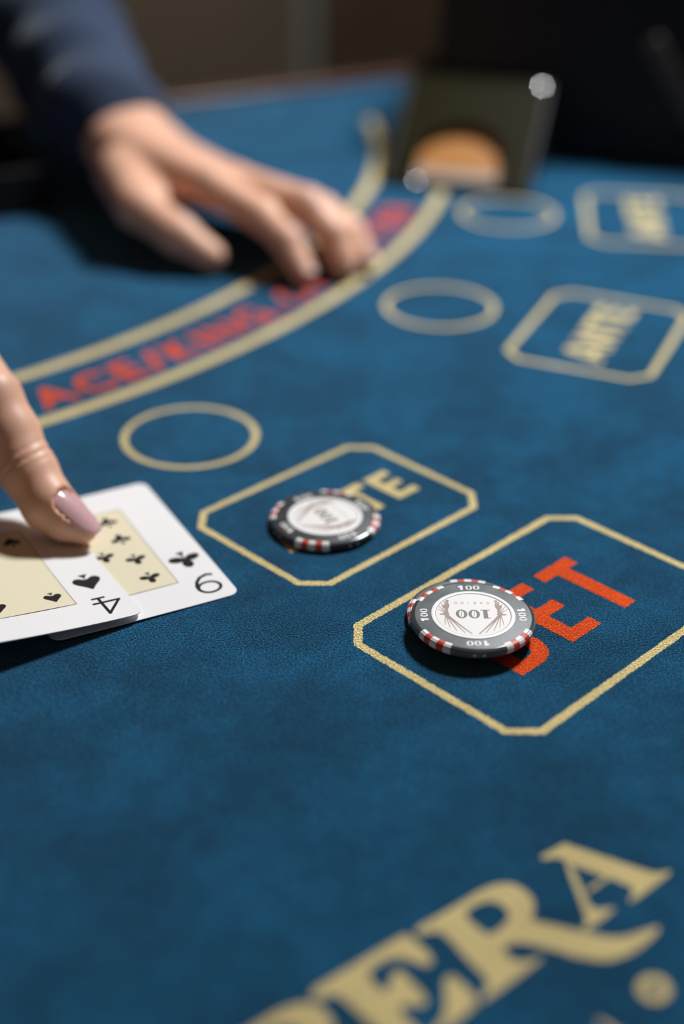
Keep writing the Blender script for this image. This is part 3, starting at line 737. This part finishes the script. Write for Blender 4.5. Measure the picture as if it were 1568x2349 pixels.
# nail fold
nd = (TIP - PADA) / np.linalg.norm(TIP - PADA)
tipn = TIP + nd * 6.0 + NN * 4.9; basen = PADA + fa * .5 + NN * 8.8
NLEN = float(np.linalg.norm(tipn - basen)); nd = (tipn - basen) / NLEN
NW, NR, NK = 11.2, 8.2, 2.3
n_up = NN - nd * (NN @ nd); n_up /= np.linalg.norm(n_up); n_sd = np.cross(nd, n_up)
def nail_half(t, almond): return NW / 2 * (math.sqrt(max(0, 1 - ((.22 - t) / .22) ** 2)) * .94 + .06 if t < .22 else 1 - almond * max(0, (t - .5) / .5) ** 2.2)
nail_hv = np.vectorize(lambda t: nail_half(t, .72) if 0 <= t <= 1 else (nail_half(0, .72) if t < 0 else nail_half(1, .72)))
sl_, g_ = FR._sub(PADA - 24, PADA + 24)
q_ = g_ - tipn; tt = 1 + (q_ @ nd) / NLEN; ss = q_ @ n_sd; hh_ = q_ @ n_up
hw = nail_hv(np.clip(tt, 0, 1)) + .15
top_ = NR * np.sqrt(np.clip(1 - (ss / NR) ** 2, .02, 1)) - NR - NK * (tt - .45) ** 2
cut_ = np.minimum(np.minimum(hh_ - (top_ - .25), hw - np.abs(ss)), tt * NLEN)
FR.d[sl_] = np.where(tt < 1.4, np.maximum(FR.d[sl_], cut_), FR.d[sl_])     # the bed the nail lies in
body = solid('body', [FL, FR], SKIN, who)

def nail(name, m, tip, dirv, nrm, length, width, rad, lift, almond=.55, curv=1.1):
    """curved plate: tip end, direction along the finger, outward normal"""
    d = dirv / np.linalg.norm(dirv); n_ = nrm - d * (nrm @ d); n_ /= np.linalg.norm(n_); s = np.cross(d, n_)
    nu, nv = 12, 16; top, fcs = [], []
    for th in (0, -.45):
        for j in range(nv + 1):
            t = j / nv; half = width / 2 * (math.sqrt(max(0, 1 - ((.22 - t) / .22) ** 2)) * .94 + .06 if t < .22 else 1 - almond * max(0, (t - .5) / .5) ** 2.2)
            for i in range(nu + 1):
                a = (i / nu * 2 - 1) * half / rad
                p = tip - d * length * (1 - t) + s * rad * math.sin(a) + n_ * (rad * math.cos(a) - rad + lift + th - curv * (t - .45) ** 2)
                top.append(p)
    k = nu + 1; off = k * (nv + 1)
    for j in range(nv):
        for i in range(nu):
            a = j * k + i; fcs += [(a, a + 1, a + k + 1, a + k), (off + a, off + a + k, off + a + k + 1, off + a + 1)]
    ring = list(range(k)) + [j * k + nu for j in range(1, nv + 1)] + [nv * k + i for i in range(nu - 1, -1, -1)] + [j * k for j in range(nv - 1, 0, -1)]
    for a, b in zip(ring, ring[1:] + ring[:1]): fcs.append((a, b, off + b, off + a))
    o = MB().add(top, fcs).obj(name, m, body, smooth=True); return o
nl = nail('fingernail', NAIL, tipn, nd, NN, NLEN, NW, NR, 0, .72, NK)
nl['label'] = 'glossy pale pink fingernail'
for a, b in ((V3(-29, 693, 20), V3(-21, 681, 8.5)), (V3(-6, 701, 21), V3(0, 692, 9)), (V3(3, 713, 18), V3(10.5, 703, 8)), (V3(-86, 706.5, 18), V3(-68.5, 698, 9.5))):
    d = (b - a) / np.linalg.norm(b - a); n_ = V3(.35, -.15, 1); n_ = n_ - d * (n_ @ d); n_ /= np.linalg.norm(n_)
    nail('fingernail', NAILF, b + d * 5.5 + n_ * 5.6, d, n_, 12, 9.5, 7, .6, .35)
# --- clothing: shirt with both sleeves and the body of the shirt
FS = Field((-740, 540, -260), (-90, 1280, 470), 5.0)
shl, shr = V3(-285, 1030, 400), V3(-575, 870, 400)
cu = wrL + (elL - wrL) * .10 + V3(-10, 0, 2)
AX = (elL - cu) / np.linalg.norm(elL - cu)
def folds(g, t):
    s = (g - cu) @ AX; q = (g - cu) @ V3(.8, .2, .5)
    return -3.2 * np.cos(2 * np.pi * (s + .3 * q - 4) / 54) + 1.2 * np.cos(2 * np.pi * (s - .4 * q) / 37 + 1)
FC = Field((-290, 775, 2), (-80, 1090, 175), 2.6)
FC.limb(cu, elL, 33, 47, 4, folds).limb(elL, elL + (shl - elL) * .3, 45, 50, 10, folds)
FS.limb(elL + (shl - elL) * .15, shl, 46, 62, 20)
FS.limb(wrR + (elR - wrR) * .28, elR, 36, 48, 10).limb(elR, shr, 50, 62, 16)
FS.limb(shl, shr, 62, 62, 40)
ce = V3(-480, 1050, 0)
for dx in (-95, 0, 95):
    d_ = V3(ED[0] * dx, ED[1] * dx, 0); FS.limb(V3(-430, 950, 380) + d_, V3(-505, 1085, -200) + d_, 80, 95, 40)
solid('shirt', [FC, FS], NAVY, who)
trs = MB()
for dx in (-90, 90):
    c = V3(-505 + ED[0] * dx, 1085 + ED[1] * dx, 0); trs.lathe([(0, FZ + 60), (70, FZ + 60), (75, -500), (92, -220), (0, -215)], c=(c[0], c[1], 0), n=24)
o = trs.obj('trousers', LEATHER, who, smooth=True)
shoes = MB()
for dx in (-90, 90):
    c = V3(-505 + ED[0] * dx - EN[0] * 40, 1085 + ED[1] * dx - EN[1] * 40, 0); shoes.box(-45, 45, -130, 110, FZ + .5, FZ + 75, RE, tuple(c))
shoes.obj('shoes', LEATHER, who, bevel=20, seg=3)
for o in list(who.children): o.location = Vector((480, -1050, -FZ)) * S
# sub-parts of the body keep world millimetres through their parent
for o in (tr,): 
    pass
